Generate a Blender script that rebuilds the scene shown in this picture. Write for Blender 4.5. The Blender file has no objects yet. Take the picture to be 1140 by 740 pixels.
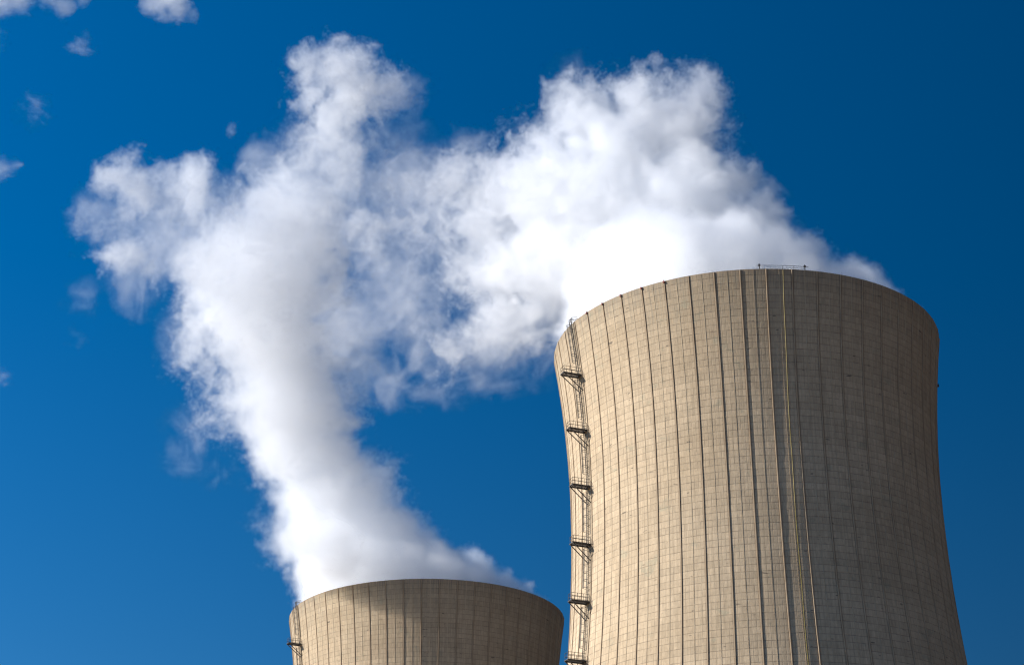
import bpy, bmesh, math, random
from mathutils import Matrix, Vector
random.seed(7)
sc = bpy.context.scene
C = sc.collection
R = math.radians
PI = math.pi

# ---------------------------------------------------------------- camera, light, exposure
FPX, PITCH, ROLL, EYE = 2288.19, 0.4373, -0.0088, Vector((0, 0, 1.7))
cam = bpy.data.cameras.new('camera')
cam.sensor_width = 36.0
cam.lens = 36.0 * FPX / 1140.0
cam.clip_start, cam.clip_end = 0.5, 30000
cam_o = bpy.data.objects.new('camera', cam)
C.objects.link(cam_o)
CAM_R = Matrix.Rotation(PI / 2 + PITCH, 3, 'X') @ Matrix.Rotation(ROLL, 3, 'Z')
cam_o.matrix_world = Matrix.Translation(EYE) @ CAM_R.to_4x4()
sc.camera = cam_o

SUN_E, SUN_PSI = R(23), R(-83)
to_sun = Vector((math.sin(SUN_PSI) * math.cos(SUN_E), -math.cos(SUN_PSI) * math.cos(SUN_E), math.sin(SUN_E)))
sun = bpy.data.lights.new('sun', 'SUN')
sun.energy = 4.7
sun.angle = R(0.5)
sun.color = (1.0, 0.972, 0.94)
sun_o = bpy.data.objects.new('sun', sun)
sun_o.rotation_euler = to_sun.to_track_quat('Z', 'Y').to_euler()
C.objects.link(sun_o)

world = bpy.data.worlds.new('World')
sc.world = world
world.use_nodes = True
wn, wl = world.node_tree.nodes, world.node_tree.links
wn.clear()
sky = wn.new('ShaderNodeTexSky')
sky.sky_type = 'NISHITA'
sky.sun_disc = False
sky.sun_elevation = SUN_E
sky.sun_rotation = math.atan2(to_sun.x, to_sun.y)
sky.altitude = 300
sky.air_density, sky.dust_density, sky.ozone_density = 1.0, 0.15, 4.0
hsv = wn.new('ShaderNodeHueSaturation')          # a polarised, very clear sky
hsv.inputs['Saturation'].default_value = 1.36
bgn = wn.new('ShaderNodeBackground')
bgn.inputs['Strength'].default_value = 0.075
wo = wn.new('ShaderNodeOutputWorld')
wl.new(sky.outputs[0], hsv.inputs['Color'])
geo = wn.new('ShaderNodeNewGeometry')            # sky dimmed away from the sun, out of view too, to deepen the towers' shade
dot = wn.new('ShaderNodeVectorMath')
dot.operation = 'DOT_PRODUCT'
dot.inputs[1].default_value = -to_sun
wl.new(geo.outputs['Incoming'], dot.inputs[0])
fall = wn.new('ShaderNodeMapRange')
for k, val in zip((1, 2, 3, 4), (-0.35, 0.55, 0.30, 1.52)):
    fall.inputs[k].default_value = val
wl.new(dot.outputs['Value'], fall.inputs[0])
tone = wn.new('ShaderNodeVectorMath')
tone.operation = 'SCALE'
tint = wn.new('ShaderNodeVectorMath')
tint.operation = 'MULTIPLY'
tint.inputs[1].default_value = (1.0, 0.955, 1.0)
pos = wn.new('ShaderNodeVectorMath')
pos.operation = 'MAXIMUM'
pos.inputs[1].default_value = (0, 0, 0)
wl.new(hsv.outputs[0], pos.inputs[0])
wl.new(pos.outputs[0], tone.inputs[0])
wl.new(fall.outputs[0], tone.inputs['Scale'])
wl.new(tone.outputs[0], tint.inputs[0])
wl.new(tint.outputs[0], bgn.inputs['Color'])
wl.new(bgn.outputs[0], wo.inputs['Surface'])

sc.view_settings.view_transform = 'Standard'
sc.view_settings.look = 'None'
sc.view_settings.gamma = 1.0
sc.view_settings.use_curve_mapping = False
sc.view_settings.exposure = 0.58
sc.render.engine = 'CYCLES'
cy = sc.cycles
cy.max_bounces, cy.diffuse_bounces, cy.volume_bounces = 56, 3, 48
cy.transparent_max_bounces = 48
cy.volume_step_rate, cy.volume_max_steps = 4.0, 256
cy.use_adaptive_sampling = True
cy.adaptive_threshold = 0.02
cy.use_denoising = True
cy.pixel_filter_type = 'BLACKMAN_HARRIS'
cy.filter_width = 1.2
cy.sample_clamp_indirect = 10


def at(px, py, Y):
    """World point at distance Y (m north of the camera) seen at a given direction."""
    d = CAM_R @ Vector(((px - 570) / FPX, -(py - 370) / FPX, -1.0))
    return EYE + d * (Y / d.y)


def mpp(px, py, Y):
    """metres that one photo pixel spans at that place"""
    d = CAM_R @ Vector(((px - 570) / FPX, -(py - 370) / FPX, -1.0))
    return (Y / d.y) / FPX


# ---------------------------------------------------------------- node helpers
class NT:
    def __init__(s, tree):
        s.t, s.n, s.l = tree, tree.nodes, tree.links

    def put(s, node, key, v):
        if v is None:
            return
        i = node.inputs[key]
        if isinstance(v, bpy.types.NodeSocket):
            s.l.new(v, i)
        else:
            i.default_value = v

    def m(s, op, a, b=None, c=None, clamp=False):
        n = s.n.new('ShaderNodeMath')
        n.operation = op
        n.use_clamp = clamp
        s.put(n, 0, a); s.put(n, 1, b); s.put(n, 2, c)
        return n.outputs[0]

    def v(s, op, a, b=None, scale=None):
        n = s.n.new('ShaderNodeVectorMath')
        n.operation = op
        s.put(n, 0, a); s.put(n, 1, b)
        if scale is not None:
            s.put(n, 'Scale', scale)
        return n.outputs['Value'] if op in ('DISTANCE', 'LENGTH', 'DOT_PRODUCT') else n.outputs['Vector']

    def noise(s, vec, scale, detail=4, rough=0.55, dim='3D', kind='FBM', dist=0.0, color=False):
        n = s.n.new('ShaderNodeTexNoise')
        n.noise_dimensions = dim
        n.noise_type = kind
        n.normalize = True
        s.put(n, 'Vector', vec)
        s.put(n, 'Scale', scale); s.put(n, 'Detail', detail); s.put(n, 'Roughness', rough)
        s.put(n, 'Distortion', dist)
        return n.outputs['Color'] if color else n.outputs[0]

    def smooth(s, x, a, b, lo=0.0, hi=1.0):
        n = s.n.new('ShaderNodeMapRange')
        n.interpolation_type = 'SMOOTHSTEP'
        n.clamp = True
        for k, val in zip((0, 1, 2, 3, 4), (x, a, b, lo, hi)):
            s.put(n, k, val)
        return n.outputs[0]

    def lin(s, x, a, b, lo=0.0, hi=1.0):
        n = s.n.new('ShaderNodeMapRange')
        n.clamp = True
        for k, val in zip((0, 1, 2, 3, 4), (x, a, b, lo, hi)):
            s.put(n, k, val)
        return n.outputs[0]

    def sep(s, vec):
        n = s.n.new('ShaderNodeSeparateXYZ')
        s.put(n, 0, vec)
        return n.outputs

    def comb(s, x, y, z):
        n = s.n.new('ShaderNodeCombineXYZ')
        s.put(n, 0, x); s.put(n, 1, y); s.put(n, 2, z)
        return n.outputs[0]

    def mix(s, f, a, b, blend='MIX'):
        n = s.n.new('ShaderNodeMix')
        n.data_type = 'RGBA'
        n.blend_type = blend
        s.put(n, 0, f); s.put(n, 6, a); s.put(n, 7, b)
        return n.outputs[2]


def new_mat(name):
    m = bpy.data.materials.new(name)
    m.use_nodes = True
    m.node_tree.nodes.clear()
    t = NT(m.node_tree)
    out = t.n.new('ShaderNodeOutputMaterial')
    return m, t, out


def bsdf(t, out, color, rough=0.9, metallic=0.0, normal=None):
    b = t.n.new('ShaderNodeBsdfPrincipled')
    t.put(b, 'Base Color', color); t.put(b, 'Roughness', rough); t.put(b, 'Metallic', metallic)
    t.put(b, 'Specular IOR Level', 0.25)
    if normal is not None:
        t.put(b, 'Normal', normal)
    t.l.new(b.outputs[0], out.inputs['Surface'])
    return b


# ---------------------------------------------------------------- materials
N_RIBS = 50
PHI0 = R(0.0)
LIFT = 1.06


def concrete_wall():
    m, t, out = new_mat('weathered_concrete')
    tc = t.n.new('ShaderNodeTexCoord')
    p = tc.outputs['Object']
    x, y, z = t.sep(p)
    phi = t.m('ARCTAN2', x, t.m('MULTIPLY', y, -1.0))
    u = t.m('MULTIPLY', t.m('SUBTRACT', phi, PHI0), N_RIBS / (2 * PI))      # 1 per bay
    u4 = t.m('MULTIPLY', u, 6.0)
    zl = t.m('DIVIDE', z, LIFT)
    wob = t.m('MULTIPLY', t.m('SUBTRACT', t.noise(t.comb(t.m('MULTIPLY', u, 2.0), zl, 0.0), 0.35, 2), 0.5), 0.03)
    zl = t.m('ADD', zl, wob)
    fz = t.m('ABSOLUTE', t.m('SUBTRACT', t.m('FRACT', zl), 0.5))             # .5 at a lift joint
    fu = t.m('ABSOLUTE', t.m('SUBTRACT', t.m('FRACT', u4), 0.5))
    brk = t.noise(t.comb(t.m('MULTIPLY', u, 3.0), t.m('MULTIPLY', z, 0.9), 3.0), 1.0, 3, 0.6)
    jh = t.m('MULTIPLY', t.smooth(fz, 0.41, 0.49), t.lin(brk, 0.3, 0.66, 0.25, 1.0))
    brk2 = t.noise(t.comb(t.m('MULTIPLY', u, 4.0), t.m('MULTIPLY', z, 0.35), 9.0), 1.0, 3, 0.6)
    jv = t.m('MULTIPLY', t.smooth(fu, 0.40, 0.49), t.lin(brk2, 0.38, 0.65, 0.1, 0.8))
    # tone of every formwork panel
    wn_ = t.n.new('ShaderNodeTexWhiteNoise')
    wn_.noise_dimensions = '2D'
    t.put(wn_, 'Vector', t.comb(t.m('FLOOR', t.m('ADD', u4, 0.0)), t.m('FLOOR', zl), 0.0))
    panel = wn_.outputs['Value']
    wn2 = t.n.new('ShaderNodeTexWhiteNoise')
    wn2.noise_dimensions = '1D'
    t.put(wn2, 'W', t.m('FLOOR', zl))
    lift = wn2.outputs['Value']
    # streaks running down, broad stains, grain
    ang = t.comb(t.m('MULTIPLY', phi, 30.0), t.m('MULTIPLY', z, 0.05), 0.0)
    streak = t.noise(ang, 3.0, 5, 0.6)
    fine_st = t.noise(t.comb(t.m('MULTIPLY', phi, 30.0), t.m('MULTIPLY', z, 0.12), 4.0), 9.0, 4, 0.65)
    broad = t.noise(p, 0.06, 4, 0.55)
    grain = t.noise(p, 1.6, 6, 0.7)
    base = t.mix(t.lin(broad, 0.3, 0.7), (0.465, 0.345, 0.213, 1), (0.555, 0.426, 0.277, 1))
    val = t.m('MULTIPLY', t.lin(panel, 0, 1, 0.94, 1.05), t.lin(lift, 0, 1, 0.93, 1.05))
    val = t.m('MULTIPLY', val, t.lin(streak, 0.3, 0.7, 0.80, 1.07))
    val = t.m('MULTIPLY', val, t.lin(fine_st, 0.3, 0.7, 0.9, 1.08))
    val = t.m('MULTIPLY', val, t.lin(grain, 0.25, 0.75, 0.86, 1.1))
    # grime below the lip, in streaks
    top = t.m('MULTIPLY', t.smooth(z, 130.0, 142.5), t.lin(streak, 0.42, 0.66, 0.0, 1.0))
    col = t.mix(t.m('MULTIPLY', top, 0.75), base, (0.22, 0.195, 0.145, 1))
    lipd = t.m('MULTIPLY', t.smooth(z, 140.0, 143.2), t.lin(fine_st, 0.35, 0.6, 0.0, 0.8))
    col = t.mix(t.m('MULTIPLY', lipd, 0.6), col, (0.23, 0.18, 0.13, 1))
    # greenish patches
    gp = t.m('MULTIPLY', t.smooth(t.noise(t.comb(t.m('MULTIPLY', phi, 12.0), t.m('MULTIPLY', z, 0.5), 7.0), 0.8, 3, 0.6), 0.62, 0.72), 0.35)
    col = t.mix(gp, col, (0.29, 0.29, 0.2, 1))
    # dark chips and short horizontal cracks
    ch = t.smooth(t.noise(t.comb(t.m('MULTIPLY', phi, 26.0), t.m('MULTIPLY', z, 3.2), 2.0), 0.55, 2, 0.5), 0.705, 0.745)
    col = t.mix(t.m('MULTIPLY', ch, 0.75), col, (0.12, 0.095, 0.07, 1))
    # dark line along the foot of each rib
    fr = t.m('ABSOLUTE', t.m('SUBTRACT', t.m('FRACT', t.m('ADD', u, 0.5)), 0.5))
    foot = t.m('MULTIPLY', t.smooth(fr, 0.075, 0.045), t.lin(brk2, 0.3, 0.6, 0.2, 0.65))
    col = t.mix(foot, col, (0.17, 0.125, 0.085, 1))
    joint = t.m('MAXIMUM', t.m('MULTIPLY', jh, 0.62), t.m('MULTIPLY', jv, 0.5))
    col = t.mix(joint, col, (0.16, 0.115, 0.08, 1))
    mul = t.n.new('ShaderNodeVectorMath')
    mul.operation = 'SCALE'
    t.put(mul, 0, col); t.put(mul, 'Scale', val)
    bump = t.n.new('ShaderNodeBump')
    t.put(bump, 'Strength', 0.5)
    t.put(bump, 'Distance', 0.12)
    h = t.m('SUBTRACT', t.m('MULTIPLY', grain, 0.45), t.m('MULTIPLY', joint, 0.7))
    h = t.m('ADD', h, t.m('MULTIPLY', panel, 0.25))
    t.put(bump, 'Height', h)
    bsdf(t, out, mul.outputs[0], 0.92, normal=bump.outputs[0])
    return m


def plain_concrete(name, c1, c2, sx=0.6):
    m, t, out = new_mat(name)
    tc = t.n.new('ShaderNodeTexCoord')
    x, y, z = t.sep(tc.outputs['Object'])
    n1 = t.noise(t.comb(t.m('MULTIPLY', x, 2.0), t.m('MULTIPLY', y, 2.0), t.m('MULTIPLY', z, sx)), 1.0, 5, 0.65)
    col = t.mix(t.lin(n1, 0.3, 0.7), c1, c2)
    bsdf(t, out, col, 0.92)
    return m


def metal(name, c, rough=0.6, met=0.2):
    m, t, out = new_mat(name)
    tc = t.n.new('ShaderNodeTexCoord')
    n1 = t.noise(tc.outputs['Object'], 1.3, 4, 0.6)
    col = t.mix(t.lin(n1, 0.35, 0.7), c, tuple(k * 0.7 for k in c[:3]) + (1,))
    bsdf(t, out, col, rough, met)
    return m


def ground_mat():
    m, t, out = new_mat('dry_field')
    tc = t.n.new('ShaderNodeTexCoord')
    p = tc.outputs['Object']
    n1 = t.noise(p, 0.01, 6, 0.6)
    n2 = t.noise(p, 0.7, 6, 0.7)
    col = t.mix(t.lin(n1, 0.4, 0.6), (0.26, 0.15, 0.08, 1), (0.19, 0.12, 0.065, 1))
    col = t.mix(t.lin(n2, 0.35, 0.65), col, (0.19, 0.13, 0.08, 1))
    bsdf(t, out, col, 0.95)
    return m


def steam_mat(name, k, aniso=0.0):
    m, t, out = new_mat(name)
    a = t.n.new('ShaderNodeAttribute')
    a.attribute_name = 'density'
    vs = t.n.new('ShaderNodeVolumeScatter')
    t.put(vs, 'Color', (0.997, 0.996, 0.994, 1))
    t.put(vs, 'Anisotropy', aniso)
    t.put(vs, 'Density', t.m('MULTIPLY', a.outputs['Fac'], k))
    t.l.new(vs.outputs[0], out.inputs['Volume'])
    return m


def fringe_mat():
    """the thinnest fringe of droplets where steam meets dry air"""
    m, t, out = new_mat('steam_fringe')
    tc = t.n.new('ShaderNodeTexCoord')
    f = t.smooth(t.noise(tc.outputs['Object'], 0.16, 6, 0.65), 0.42, 0.75, 0.0, 0.05)
    tr = t.n.new('ShaderNodeBsdfTransparent')
    tl = t.n.new('ShaderNodeBsdfTranslucent')
    t.put(tl, 'Color', (0.9, 0.9, 0.9, 1))
    mx = t.n.new('ShaderNodeMixShader')
    t.put(mx, 0, f)
    t.l.new(tr.outputs[0], mx.inputs[1]); t.l.new(tl.outputs[0], mx.inputs[2])
    t.l.new(mx.outputs[0], out.inputs['Surface'])
    return m


M_WALL = concrete_wall()
M_RIB = plain_concrete('rib_concrete', (0.32, 0.225, 0.135, 1), (0.44, 0.335, 0.22, 1), 0.15)
M_STRIP = plain_concrete('strip_concrete', (0.43, 0.335, 0.22, 1), (0.50, 0.395, 0.265, 1), 0.15)
M_STEEL = metal('weathered_steel', (0.10, 0.09, 0.08, 1), 0.65, 0.1)
M_GRATE = metal('dark_grating', (0.085, 0.08, 0.075, 1), 0.7, 0.1)
M_RED = metal('red_paint', (0.22, 0.06, 0.04, 1), 0.6, 0.0)
M_YEL = metal('yellow_cable', (0.30, 0.23, 0.07, 1), 0.6, 0.0)
M_GROUND = ground_mat()
M_STEAM = steam_mat('steam', 1.0, 0.5)
M_FRINGE = fringe_mat()


# ---------------------------------------------------------------- mesh helpers
def add_tube(bm, a, b, r, n=6):
    a, b = Vector(a), Vector(b)
    d = (b - a)
    q = d.to_track_quat('Z', 'Y').to_matrix()
    rings = []
    for p in (a, b):
        rings.append([bm.verts.new(p + q @ Vector((r * math.cos(2 * PI * i / n), r * math.sin(2 * PI * i / n), 0))) for i in range(n)])
    for i in range(n):
        j = (i + 1) % n
        bm.faces.new((rings[0][i], rings[0][j], rings[1][j], rings[1][i]))
    bm.faces.new(rings[0][::-1]); bm.faces.new(rings[1])


def add_path(bm, pts, r, n=6):
    for a, b in zip(pts, pts[1:]):
        add_tube(bm, a, b, r, n)


def add_box(bm, lo, hi, frame=None):
    vs = []
    for k in range(8):
        p = Vector((hi[0] if k & 1 else lo[0], hi[1] if k & 2 else lo[1], hi[2] if k & 4 else lo[2]))
        vs.append(bm.verts.new(frame @ p if frame else p))
    for f in ((0, 2, 3, 1), (4, 5, 7, 6), (0, 1, 5, 4), (2, 6, 7, 3), (0, 4, 6, 2), (1, 3, 7, 5)):
        bm.faces.new([vs[i] for i in f])


def link(name, bm, mat, parent=None, smooth=False):
    me = bpy.data.meshes.new(name)
    bmesh.ops.recalc_face_normals(bm, faces=bm.faces)
    bm.to_mesh(me)
    bm.free()
    if smooth:
        me.polygons.foreach_set('use_smooth', [True] * len(me.polygons))
    me.materials.append(mat)
    o = bpy.data.objects.new(name, me)
    C.objects.link(o)
    o.parent = parent
    return o


def tag(o, label=None, cat=None, group=None, kind=None):
    for k, v in (('label', label), ('category', cat), ('group', group), ('kind', kind)):
        if v:
            o[k] = v
    return o


# ---------------------------------------------------------------- ground
bm = bmesh.new()
bmesh.ops.create_circle(bm, cap_ends=True, radius=9000, segments=96)
tag(link('ground', bm, M_GROUND), kind='structure')

# ---------------------------------------------------------------- cooling towers
H = 143.0
RT, ZT, CL, CU = 29.4654, 114.4948, 87.1146, 70.395


def rad(z):
    return RT * math.sqrt(1 + ((z - ZT) / (CL if z < ZT else CU)) ** 2)


def on_wall(phi, z, off=0.0):
    r = rad(z) + off
    return Vector((r * math.sin(phi), -r * math.cos(phi), z))


TOWERS = [(314.29, 0.1237), (460.592, -0.0441)]      # distance, bearing
BAY = 2 * PI / N_RIBS


def build_shell(parent):
    bm = bmesh.new()
    prof = []
    nz = 90
    for i in range(nz + 1):
        z = (H - 0.5) * i / nz
        prof.append((rad(z), z))
    lip = rad(H)
    prof += [(lip, H - 0.02), (lip - 0.02, H), (lip - 0.30, H), (lip - 0.34, H - 0.05)]
    for i in range(30, -1, -1):
        z = (H - 1.0) * i / 30
        prof.append((rad(z) - 0.34 - 0.5 * (1 - z / H), z))
    ns = N_RIBS * 8
    rings = [[bm.verts.new((r * math.sin(2 * PI * k / ns), -r * math.cos(2 * PI * k / ns), z)) for k in range(ns)] for r, z in prof]
    for a, b in zip(rings, rings[1:]):
        for k in range(ns):
            j = (k + 1) % ns
            bm.faces.new((a[k], a[j], b[j], b[k]))
    o = link('shell', bm, M_WALL, parent, True)
    o.data.set_sharp_from_angle(angle=R(40))
    return o


def rib_mesh(width, proud, seed):
    """a rib that follows the meridian facing the local -Y side"""
    rnd = random.Random(seed)
    bm = bmesh.new()
    nz = 80
    rows = []
    for i in range(nz + 1):
        z = 0.5 + (H - 0.56) * i / nz
        w0 = width * 0.5 + rnd.uniform(-0.012, 0.012)
        w1 = w0 * 0.74
        r0, r1 = rad(z) - 0.06, rad(z) + proud + rnd.uniform(-0.015, 0.015)
        rows.append([bm.verts.new(v) for v in ((-w0, -r0, z), (-w0, -r0 - 0.10, z), (-w1, -r1, z), (w1, -r1, z), (w0, -r0 - 0.10, z), (w0, -r0, z))])
    for a, b in zip(rows, rows[1:]):
        for k in range(5):
            bm.faces.new((a[k], a[k + 1], b[k + 1], b[k]))
    bm.faces.new(rows[-1]); bm.faces.new(rows[0][::-1])
    return bm


# platforms: heights of the decks, seen down the ladder side
LAD = R(-59.4)
Z_PLAT = [134.05, 124.7, 115.3, 105.8, 96.6, 87.3, 78.2, 69.3, 60.0, 50.7, 41.4, 32.1, 22.8, 13.5]


def wall_frame(phi, z, off=0.0):
    """local frame on the wall: x along the wall (to the right), y outwards, z up"""
    o = on_wall(phi, z, off)
    ex = Vector((math.cos(phi), math.sin(phi), 0))
    ey = Vector((math.sin(phi), -math.cos(phi), 0))
    ez = Vector((0, 0, 1))
    m = Matrix((ex, ey, ez)).transposed().to_4x4()
    m.translation = o
    return m


def build_platform(parent, z, n):
    f = wall_frame(LAD, z)
    e = bpy.data.objects.new('service_platform', None)
    C.objects.link(e)
    e.parent = parent
    e.empty_display_size = 0.3
    W, D = 0.62, 3.0            # half width along the wall, reach
    bm = bmesh.new()
    for i in range(14):          # grating bars
        yy = 0.05 + D * i / 14
        add_box(bm, (-W, yy, -0.06), (W, yy + 0.13, 0.0), f)
    deck = link('deck', bm, M_GRATE, e)
    bm = bmesh.new()
    add_box(bm, (-W - 0.07, 0.02, -0.12), (-W, D + 0.05, 0.02), f)
    add_box(bm, (W, 0.02, -0.12), (W + 0.07, D + 0.05, 0.02), f)
    add_box(bm, (-W - 0.07, D + 0.05, -0.12), (W + 0.07, D + 0.12, 0.02), f)
    link('deck_frame', bm, M_GRATE, e)
    bm = bmesh.new()
    c = [(-W, 0.1), (-W, D), (W, D), (W, 0.1)]
    for h in (0.55, 1.1):
        add_path(bm, [f @ Vector((x, y, h)) for x, y in c], 0.032, 6)
    for x, y in c + [(-W, D * 0.36), (W, D * 0.36), (-W, D * 0.68), (W, D * 0.68)]:
        add_tube(bm, f @ Vector((x, y, -0.05)), f @ Vector((x, y, 1.12)), 0.032, 6)
    link('handrail', bm, M_STEEL, e)
    for x in (-W + 0.06, W - 0.06):
        bm = bmesh.new()
        g = wall_frame(LAD, z - 2.7)
        foot = g @ Vector((x, 0.02 - (rad(z - 2.7) - math.sqrt(max(rad(z - 2.7) ** 2 - x * x, 0))), 0))
        add_tube(bm, foot, f @ Vector((x, D - 0.1, -0.2)), 0.08, 6)
        add_tube(bm, f @ Vector((x, 0.0, -0.18)), f @ Vector((x, D, -0.18)), 0.075, 6)
        link('bracket', bm, M_STEEL, e)
    return e


def build_ladder(parent, z0, z1, side):
    bm = bmesh.new()
    n = max(2, int((z1 - z0) / 1.5))
    zs = [z0 + (z1 - z0) * i / n for i in range(n + 1)]
    for x in (-0.26, 0.26):
        add_path(bm, [wall_frame(LAD, z) @ Vector((x + side, 0.32, 0)) for z in zs], 0.05, 6)
    k = int((z1 - z0) / 0.3)
    for i in range(k):
        f = wall_frame(LAD, z0 + 0.3 * i + 0.1)
        add_tube(bm, f @ Vector((-0.26 + side, 0.32, 0)), f @ Vector((0.26 + side, 0.32, 0)), 0.02, 5)
    for z in zs[::2]:
        f = wall_frame(LAD, z)
        for x in (-0.26, 0.26):
            add_tube(bm, f @ Vector((x + side, -0.05, 0)), f @ Vector((x + side, 0.32, 0)), 0.03, 5)
    lad = link('ladder', bm, M_STEEL, parent)
    bm = bmesh.new()
    zz = z0 + 2.2
    arc = [(0.42 * math.cos(R(t)), 0.34 + 0.72 * math.sin(R(t))) for t in range(0, 181, 20)]
    hoops = []
    while zz < z1 - 0.7:
        f = wall_frame(LAD, zz)
        pts = [f @ Vector((x + side, y, 0)) for x, y in arc]
        add_path(bm, pts, 0.035, 5)
        hoops.append(pts)
        zz += 1.25
    for i in (1, 3, 4, 5, 7):
        add_path(bm, [h[i] for h in hoops], 0.026, 5)
    link('safety_cage', bm, M_STEEL, lad)
    return lad


def build_tower():
    t = bpy.data.objects.new('cooling_tower', None)
    C.objects.link(t)
    build_shell(t)
    rme = sme = None
    for k in range(N_RIBS):
        if k == 0:
            r = link('rib', rib_mesh(0.17, 0.12, 3), M_RIB, t)
            s = link('joint_strip', rib_mesh(0.09, 0.032, 4), M_STRIP, t)
            rme, sme = r.data, s.data
        else:
            r = bpy.data.objects.new('rib', rme); C.objects.link(r); r.parent = t
            s = bpy.data.objects.new('joint_strip', sme); C.objects.link(s); s.parent = t
        r.rotation_euler.z = PHI0 + BAY * k
        s.rotation_euler.z = PHI0 + BAY * (k + 0.5)
    for i, z in enumerate(Z_PLAT):
        build_platform(t, z, i)
    tops = [H + 0.2] + Z_PLAT
    for i, (a, b) in enumerate(zip(tops[1:] + [0.3], tops)):
        build_ladder(t, a, b + (0.3 if i else 0.5), -0.12 if i % 2 else 0.12)
    # gate of rails where the ladder reaches the lip
    bm = bmesh.new()
    f = wall_frame(LAD, H)
    for x in (-0.5, 0.5):
        add_tube(bm, f @ Vector((x, 0.25, -1.2)), f @ Vector((x, 0.25, 0.9)), 0.05, 6)
        add_tube(bm, f @ Vector((x, -0.8, 0.0)), f @ Vector((x, -0.8, 0.9)), 0.05, 6)
        add_tube(bm, f @ Vector((x, -0.8, 1.12)), f @ Vector((x, 0.25, 0.88)), 0.045, 6)
        add_tube(bm, f @ Vector((x, -0.8, 0.6)), f @ Vector((x, 0.25, 0.6)), 0.04, 6)
    add_tube(bm, f @ Vector((-0.5, -0.8, 1.12)), f @ Vector((0.5, -0.8, 0.88)), 0.045, 6)
    link('ladder_gate', bm, M_STEEL, t)
    return t


def copy_tree(o, parent=None):
    c = o.copy()
    C.objects.link(c)
    c.parent = parent
    for ch in list(o.children):
        copy_tree(ch, c)
    return c


tower = build_tower()
tower2 = copy_tree(tower)
for o, (d, a) in zip((tower, tower2), TOWERS):
    o.location = (d * math.sin(a), d * math.cos(a), 0)
    o.rotation_euler.z = -a - (R(2.4) if o is tower2 else 0.0)
for o in tower2.children:                 # its ladder stands a little farther round the shell
    if o.name.split('.')[0] in ('ladder', 'service_platform', 'ladder_gate'):
        o.rotation_euler.z = R(-5.8)
tag(tower, 'tall sunlit concrete cooling tower filling the right side, with bare railing on its lip', 'cooling tower', 'concrete cooling towers')
tag(tower2, 'farther concrete cooling tower, smaller in view, only its upper end showing beside the big one', 'cooling tower', 'concrete cooling towers')

# what only the near tower shows: the rail on its lip and the yellow cable
bm = bmesh.new()
pa, pb = R(5.4), R(18.2)
for h, r in ((0.62, 0.035), (0.28, 0.028)):
    add_path(bm, [on_wall(pa + (pb - pa) * i / 8, H, -0.12) + Vector((0, 0, h)) for i in range(9)], r, 6)
for ph in (pa, pb):
    add_tube(bm, on_wall(ph, H, -0.12), on_wall(ph, H, -0.12) + Vector((0, 0, 0.95)), 0.07, 6)
    f = wall_frame(ph, H, -0.12)
    add_box(bm, (-0.16, -0.1, 0.55), (0.16, 0.12, 0.8), f)
    add_tube(bm, f @ Vector((-0.55, 0, 0.62)), f @ Vector((0.55, 0, 0.62)), 0.03, 6)
for i in range(1, 4):
    ph = pa + (pb - pa) * i / 4
    add_tube(bm, on_wall(ph, H, -0.12), on_wall(ph, H, -0.12) + Vector((0, 0, 0.62)), 0.02, 6)
link('rim_railing', bm, M_STEEL, tower)
for k in (-7, -6, -5, -4, -3):            # rust-red caps at the heads of some ribs
    bm = bmesh.new()
    f = wall_frame(PHI0 + BAY * k, H)
    add_box(bm, (-0.11, 0.02, -0.4), (0.11, 0.22, -0.05), f)
    add_tube(bm, f @ Vector((0, 0.15, -0.1)), f @ Vector((0, 0.15, 0.1)), 0.04, 6)
    link('rib_cap', bm, M_RED, tower)
bm = bmesh.new()
add_path(bm, [on_wall(R(11.9 - 1.5 * (1 - z / H) + 0.06 * math.sin(z * 0.35)), z, 0.08) for z in [H - 0.2 - 1.6 * i for i in range(60)]], 0.05, 5)
link('cable', bm, M_YEL, tower)
bm = bmesh.new()
f = wall_frame(R(88), H - 8.0)
add_box(bm, (-0.14, -0.1, -0.2), (0.14, 0.35, 0.15), f)
add_tube(bm, f @ Vector((0, 0.25, 0.1)), f @ Vector((0, 0.25, 0.4)), 0.05, 6)
link('aviation_lamp', bm, M_GRATE, tower)


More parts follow.
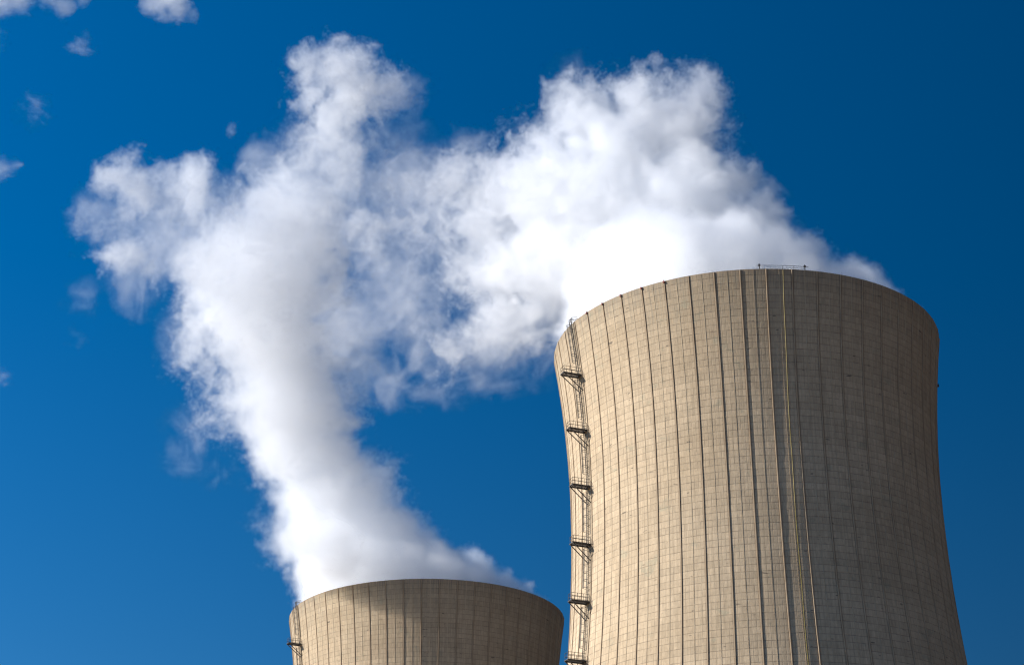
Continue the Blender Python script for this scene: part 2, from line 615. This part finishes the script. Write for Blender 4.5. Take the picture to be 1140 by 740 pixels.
# ---------------------------------------------------------------- steam and clouds
def steam_tree(name, origin, puffs, veils, voxel, rho, rho_veil, warp, nscale, mids=(), rho_mid=0.1, mid_gain=3.1, mid_thr=0.575, mid_soft=0.42, stretch=1.0, mouth=None, seed=0.0, erode=0.62, thr=None, margin=5.0, soft=0.30):
    """A cloud of droplets: puffs (centre, radius, strength) melt into one field, noise tears its edges,
    the result is a density grid with a thin fringe round it."""
    org = Vector(origin)
    allp = list(puffs) + list(veils) + list(mids)
    lo = Vector([min(c[i] - r for c, r, k in allp) - margin for i in range(3)]) - org
    hi = Vector([max(c[i] + r for c, r, k in allp) + margin for i in range(3)]) - org
    tree = bpy.data.node_groups.new(name, 'GeometryNodeTree')
    tree.interface.new_socket('Geometry', in_out='INPUT', socket_type='NodeSocketGeometry')
    tree.interface.new_socket('Geometry', in_out='OUTPUT', socket_type='NodeSocketGeometry')
    t = NT(tree)
    gout = t.n.new('NodeGroupOutput')
    pos = t.n.new('GeometryNodeInputPosition').outputs[0]
    sp = t.v('ADD', t.v('MULTIPLY', pos, (stretch, 1.0, 1.0)), (seed, seed * 1.7, -seed))
    w1 = t.v('SCALE', t.v('SUBTRACT', t.noise(sp, nscale * 0.8, 2, 0.5, color=True), (0.5, 0.5, 0.5)), scale=warp * 2.0)
    w2 = t.v('SCALE', t.v('SUBTRACT', t.noise(sp, nscale * 3.2, 4, 0.68, color=True), (0.5, 0.5, 0.5)), scale=warp * 1.1)
    q = t.v('ADD', pos, t.v('ADD', w1, w2))
    spw = t.v('ADD', sp, w1)

    def field(ps):
        acc = None
        for c, r, k in ps:
            d = t.v('DISTANCE', q, tuple(Vector(c) - org))
            s = t.m('MULTIPLY_ADD', d, -k / r, k)
            acc = s if acc is None else t.m('MAXIMUM', acc, s)
        return acc

    den = 0.0
    if puffs:
        n1 = t.noise(spw, nscale * 1.5, 7, 0.68)
        n2 = t.noise(t.v('ADD', spw, (31.0, 7.0, 3.0)), nscale * 5.0, 4, 0.72)
        nn = t.m('MULTIPLY_ADD', t.m('SUBTRACT', n1, 0.52), erode * 2.0, t.m('MULTIPLY', t.m('SUBTRACT', n2, 0.5), erode * 1.3))
        core = field(puffs)
        cv = t.m('ADD', core, nn)
        ed = t.smooth(core, -0.30, -0.02)                    # nothing far outside the puffs
        den = t.m('MULTIPLY', t.m('MULTIPLY', t.smooth(cv, 0.10, soft), rho), ed)
    if mids:
        mf = field(mids)
        q3 = t.v('ADD', spw, t.v('SCALE', w2, scale=1.2))
        n3 = t.noise(q3, nscale * 2.3, 8, 0.73, dist=1.1)
        mv = t.m('ADD', mf, t.m('MULTIPLY', t.m('SUBTRACT', n3, mid_thr), mid_gain))
        md = t.m('MULTIPLY', t.smooth(mv, 0.0, mid_soft), t.smooth(mf, -0.30, 0.10))
        den = t.m('MAXIMUM', den, t.m('MULTIPLY', md, rho_mid))
    if veils:
        vf = field(veils)
        rn = t.noise(spw, nscale * 2.0, 8, 0.7, dist=1.3)
        vv = t.smooth(t.m('ADD', t.m('MULTIPLY', vf, 0.9), t.m('MULTIPLY', t.m('SUBTRACT', rn, 0.56), 2.6)), 0.0, 0.6)
        den = t.m('MAXIMUM', den, t.m('MULTIPLY', t.m('MULTIPLY', vv, rho_veil), t.smooth(vf, 0.0, 0.35)))
    if mouth:
        x, y, z = t.sep(pos)
        out_ = t.m('MULTIPLY', t.m('LESS_THAN', z, 0.8), t.m('GREATER_THAN', t.m('SQRT', t.m('ADD', t.m('MULTIPLY', x, x), t.m('MULTIPLY', y, y))), mouth))
        den = t.m('MULTIPLY', den, t.m('SUBTRACT', 1.0, out_))
    vc = t.n.new('GeometryNodeVolumeCube')
    t.put(vc, 'Density', den)
    t.put(vc, 'Min', tuple(lo)); t.put(vc, 'Max', tuple(hi))
    size = hi - lo
    for i, ax in enumerate('XYZ'):
        t.put(vc, 'Resolution ' + ax, max(24, int(size[i] / voxel)))
    last = vc.outputs[0]
    if thr is not None:
        vm = t.n.new('GeometryNodeVolumeToMesh')
        t.l.new(last, vm.inputs['Volume'])
        t.put(vm, 'Threshold', thr * rho)
        ss = t.n.new('GeometryNodeSetShadeSmooth')
        t.l.new(vm.outputs[0], ss.inputs[0])
        last = ss.outputs[0]
    sm = t.n.new('GeometryNodeSetMaterial')
    t.l.new(last, sm.inputs['Geometry'])
    sm.inputs['Material'].default_value = M_STEAM if thr is None else M_FRINGE
    t.l.new(sm.outputs[0], gout.inputs[0])
    return tree


def steam(name, origin, voxel, thr, fringe_voxel, **kw):
    """fringe (mesh) with the droplets it wraps (a density grid) as its part"""
    me = bpy.data.meshes.new(name)
    me.materials.append(M_FRINGE)
    o = bpy.data.objects.new(name, me)
    C.objects.link(o)
    o.location = origin
    o.modifiers.new('fringe', 'NODES').node_group = steam_tree(name + '_fringe', origin, voxel=fringe_voxel, thr=thr, **kw)
    vd = bpy.data.volumes.new('droplets')
    vd.materials.append(M_STEAM)
    v = bpy.data.objects.new('droplets', vd)
    C.objects.link(v)
    v.parent = o
    md = v.modifiers.new('droplets', 'NODES')
    md.node_group = steam_tree(name + '_droplets', origin, voxel=voxel, thr=None, **kw)
    md.show_viewport = False
    return o


def px_puffs(rows, yfun):
    out = []
    for row in rows:
        px, py, r = row[:3]
        k = row[3] if len(row) > 3 else 1.0
        Y = yfun(px, py) + (row[4] if len(row) > 4 else 0.0)
        out.append((at(px, py, Y), r * mpp(px, py, Y), k))
    return out


def mouth_puffs(cx, cy, slope, base, seed):
    rnd = random.Random(seed)
    out = []
    lip = rad(H)
    step = 8.0
    for i in range(-4, 5):
        for j in range(-4, 5):
            dx = i * step + (j % 2) * step * 0.5
            dy = j * step * 0.87
            d = math.hypot(dx, dy)
            if d > lip - 5.0:
                continue
            r = min(10.5, lip - d + 0.8)
            r *= 1.0 - max(0.0, dx - 10.0) / 90.0
            dz = base + max(0.0, 7.0 - dx) * slope + rnd.uniform(-0.5, 1.0)
            out.append((Vector((cx + dx, cy + dy, H + dz)), r, 1.25))
            if dz > 7:
                out.append((Vector((cx + dx, cy + dy, H + dz * 0.4)), r, 1.25))
    return out


(d1, a1), (d2, a2) = TOWERS
c1 = Vector((d1 * math.sin(a1), d1 * math.cos(a1), H))
c2 = Vector((d2 * math.sin(a2), d2 * math.cos(a2), H))

y1 = lambda px, py: c1.y + (832 - px) * 0.045 + 4
core1 = mouth_puffs(c1.x, c1.y, 0.42, 0.3, 1) + px_puffs([
    (800, 272, 76), (845, 264, 48), (768, 205, 56), (745, 255, 100), (720, 150, 46, 0.8), (690, 180, 66, 0.9), (680, 245, 100), (640, 292, 84),
    (612, 228, 66, 0.8), (606, 326, 46, 0.8), (668, 335, 46), (883, 282, 26, 0.9), (918, 298, 16, 0.8), (762, 150, 40, 0.8), (562, 215, 46, 0.7), (562, 300, 46, 0.7)], y1)
mid1 = px_puffs([
    (762, 140, 60), (776, 100, 36), (722, 125, 62), (655, 130, 62), (622, 145, 36, 0.9), (640, 110, 40, 0.7), (690, 100, 34, 0.8), (612, 215, 100), (555, 212, 70),
    (604, 330, 62), (570, 300, 80), (540, 258, 70, 0.9), (508, 206, 54, 0.75), (555, 352, 54, 0.8), (525, 305, 60, 0.75), (815, 195, 40), (832, 172, 16, 0.9),
    (850, 238, 40), (893, 280, 29), (938, 300, 20, 0.9), (978, 314, 13, 1.0, -8), (1000, 324, 9, 1.0, -2), (490, 250, 56, 0.4), (600, 370, 34, 0.6), (505, 388, 44, 0.45), (470, 190, 36, 0.4)], y1)
veil1 = px_puffs([
    (480, 262, 90, 0.75), (450, 330, 90, 0.85), (425, 285, 80, 0.6), (545, 385, 70, 0.8), (485, 415, 70, 0.6), (430, 425, 60, 0.55), (395, 365, 70), (560, 425, 50, 0.5),
    (605, 400, 42, 0.5), (520, 165, 40), (640, 70, 26, 0.5), (830, 180, 30), (850, 215, 34), (470, 200, 60), (640, 110, 40)], y1)
p1 = steam('steam_plume', c1, 0.37, 0.12, 1.2, puffs=core1, mids=mid1, veils=veil1, rho=0.30, rho_mid=0.27, rho_veil=0.075, warp=4.2, nscale=0.075,
           mouth=30.9, seed=3.0, soft=0.5)
tag(p1, 'broad white steam plume leaving the near tall tower and thinning out to the left', 'steam plume', 'steam plumes from the towers')

y2 = lambda px, py: c2.y - (475 - px) * 0.13 - 3
core2 = mouth_puffs(c2.x, c2.y, 0.30, 0.3, 2) + px_puffs([
    (415, 615, 85), (352, 632, 38, 1.1, -13), (376, 618, 46, 1.1, -14), (338, 596, 40, 1.0, -10), (372, 640, 46, 1.0, -6), (420, 640, 40, 1.0, -10), (470, 636, 54), (365, 562, 84), (412, 572, 46), (336, 505, 72), (362, 520, 48), (322, 452, 74), (304, 402, 60, 0.75)], y2)
mid2 = px_puffs([
    (326, 440, 90), (306, 385, 98), (290, 330, 108), (300, 285, 104), (250, 300, 70), (330, 235, 66), (350, 268, 66, 0.7), (366, 330, 54, 0.7), (270, 430, 46, 0.8),
    (235, 290, 52), (210, 285, 40, 0.8), (220, 390, 46, 0.6), (236, 460, 34, 0.5), (380, 84, 56), (350, 74, 38), (396, 104, 52, 0.9), (374, 130, 50, 0.85), (342, 104, 34, 0.8),
    (432, 105, 42, 0.6), (378, 180, 60, 0.45), (342, 180, 50, 0.45), (402, 242, 70, 0.38), (150, 210, 44, 1.1), (118, 203, 26, 1.0), (183, 210, 36, 0.9), (216, 210, 42, 1.1), (188, 226, 48, 0.6),
    (128, 288, 36, 0.9), (164, 308, 28, 0.7), (120, 255, 40, 0.4), (180, 262, 50, 0.42), (452, 600, 38), (425, 545, 44, 0.8), (525, 634, 26), (560, 648, 16, 1.0, -4), (585, 656, 10, 1.0)], y2)
veil2 = px_puffs([
    (425, 190, 80, 0.7), (445, 110, 40), (385, 180, 80, 0.8), (420, 260, 90, 0.6), (340, 180, 66), (110, 250, 50, 0.8), (180, 260, 72), (245, 240, 62),
    (205, 370, 50, 0.7), (215, 470, 42, 0.5), (200, 508, 42, 0.45), (250, 530, 36, 0.5), (85, 335, 30, 0.55), (80, 382, 20, 0.5), (390, 400, 60), (290, 180, 40), (145, 310, 45)], y2)
p2 = steam('steam_plume', c2, 0.49, 0.12, 1.5, puffs=core2, mids=mid2, veils=veil2, rho=0.26, rho_mid=0.19, rho_veil=0.055, warp=5.5, nscale=0.058,
           mouth=30.9, seed=11.0, soft=0.5)
tag(p2, 'tall white steam column rising from the farther tower and tearing apart at its head', 'steam plume', 'steam plumes from the towers')

# small clouds far behind the plumes, high in the left of the sky
yc = lambda px, py: 1300.0
for rows, lab in (
        ([(18, 0, 26), (-8, -2, 30), (52, -6, 22), (70, 7, 17), (90, 0, 14, 0.8), (4, 14, 14, 0.6), (0, 42, 12, 0.35)], 'white ragged cloud cut off by the top left corner of the sky'),
        ([(180, 4, 26), (165, 4, 18, 0.8), (200, 13, 20), (217, 17, 13, 0.7), (188, -8, 26)], 'flat-based white cloud at the top edge, above the left end of the plumes'),
        ([(92, 48, 15, 0.55), (80, 52, 10, 0.4), (102, 52, 9, 0.4)], 'thin faint wisp of cloud just below the cloud in the top left corner'),
        ([(2, 188, 17, 0.8), (16, 184, 11, 0.7), (-10, 192, 18)], 'small white cloud at the left edge, level with the upper plumes'),
        ([(258, 145, 10, 0.8)], 'tiny white puff of cloud alone between two upper lobes of the left plume'),
        ([(2, 418, 13, 0.55), (-8, 416, 14, 0.6), (8, 425, 8, 0.4)], 'small pale cloud at the left edge, lowest of the clouds'),
        ([(36, 122, 20, 0.42)], 'barely visible veil of cloud between the top left cloud and the left edge cloud')):
    ps = px_puffs(rows, yc)
    org = sum((c for c, r, k in ps), Vector()) / len(ps)
    cl = steam('cloud', org, 0.9, 0.08, 2.2, puffs=[], mids=ps, veils=[], rho=0.09, rho_mid=0.06, rho_veil=0.0, warp=9.0, nscale=0.035, seed=rows[0][0] * 0.37, mid_gain=2.4, mid_thr=0.535, mid_soft=0.9, stretch=0.6, margin=7.0)
    tag(cl, lab, 'cloud', 'small clouds high in the left sky')
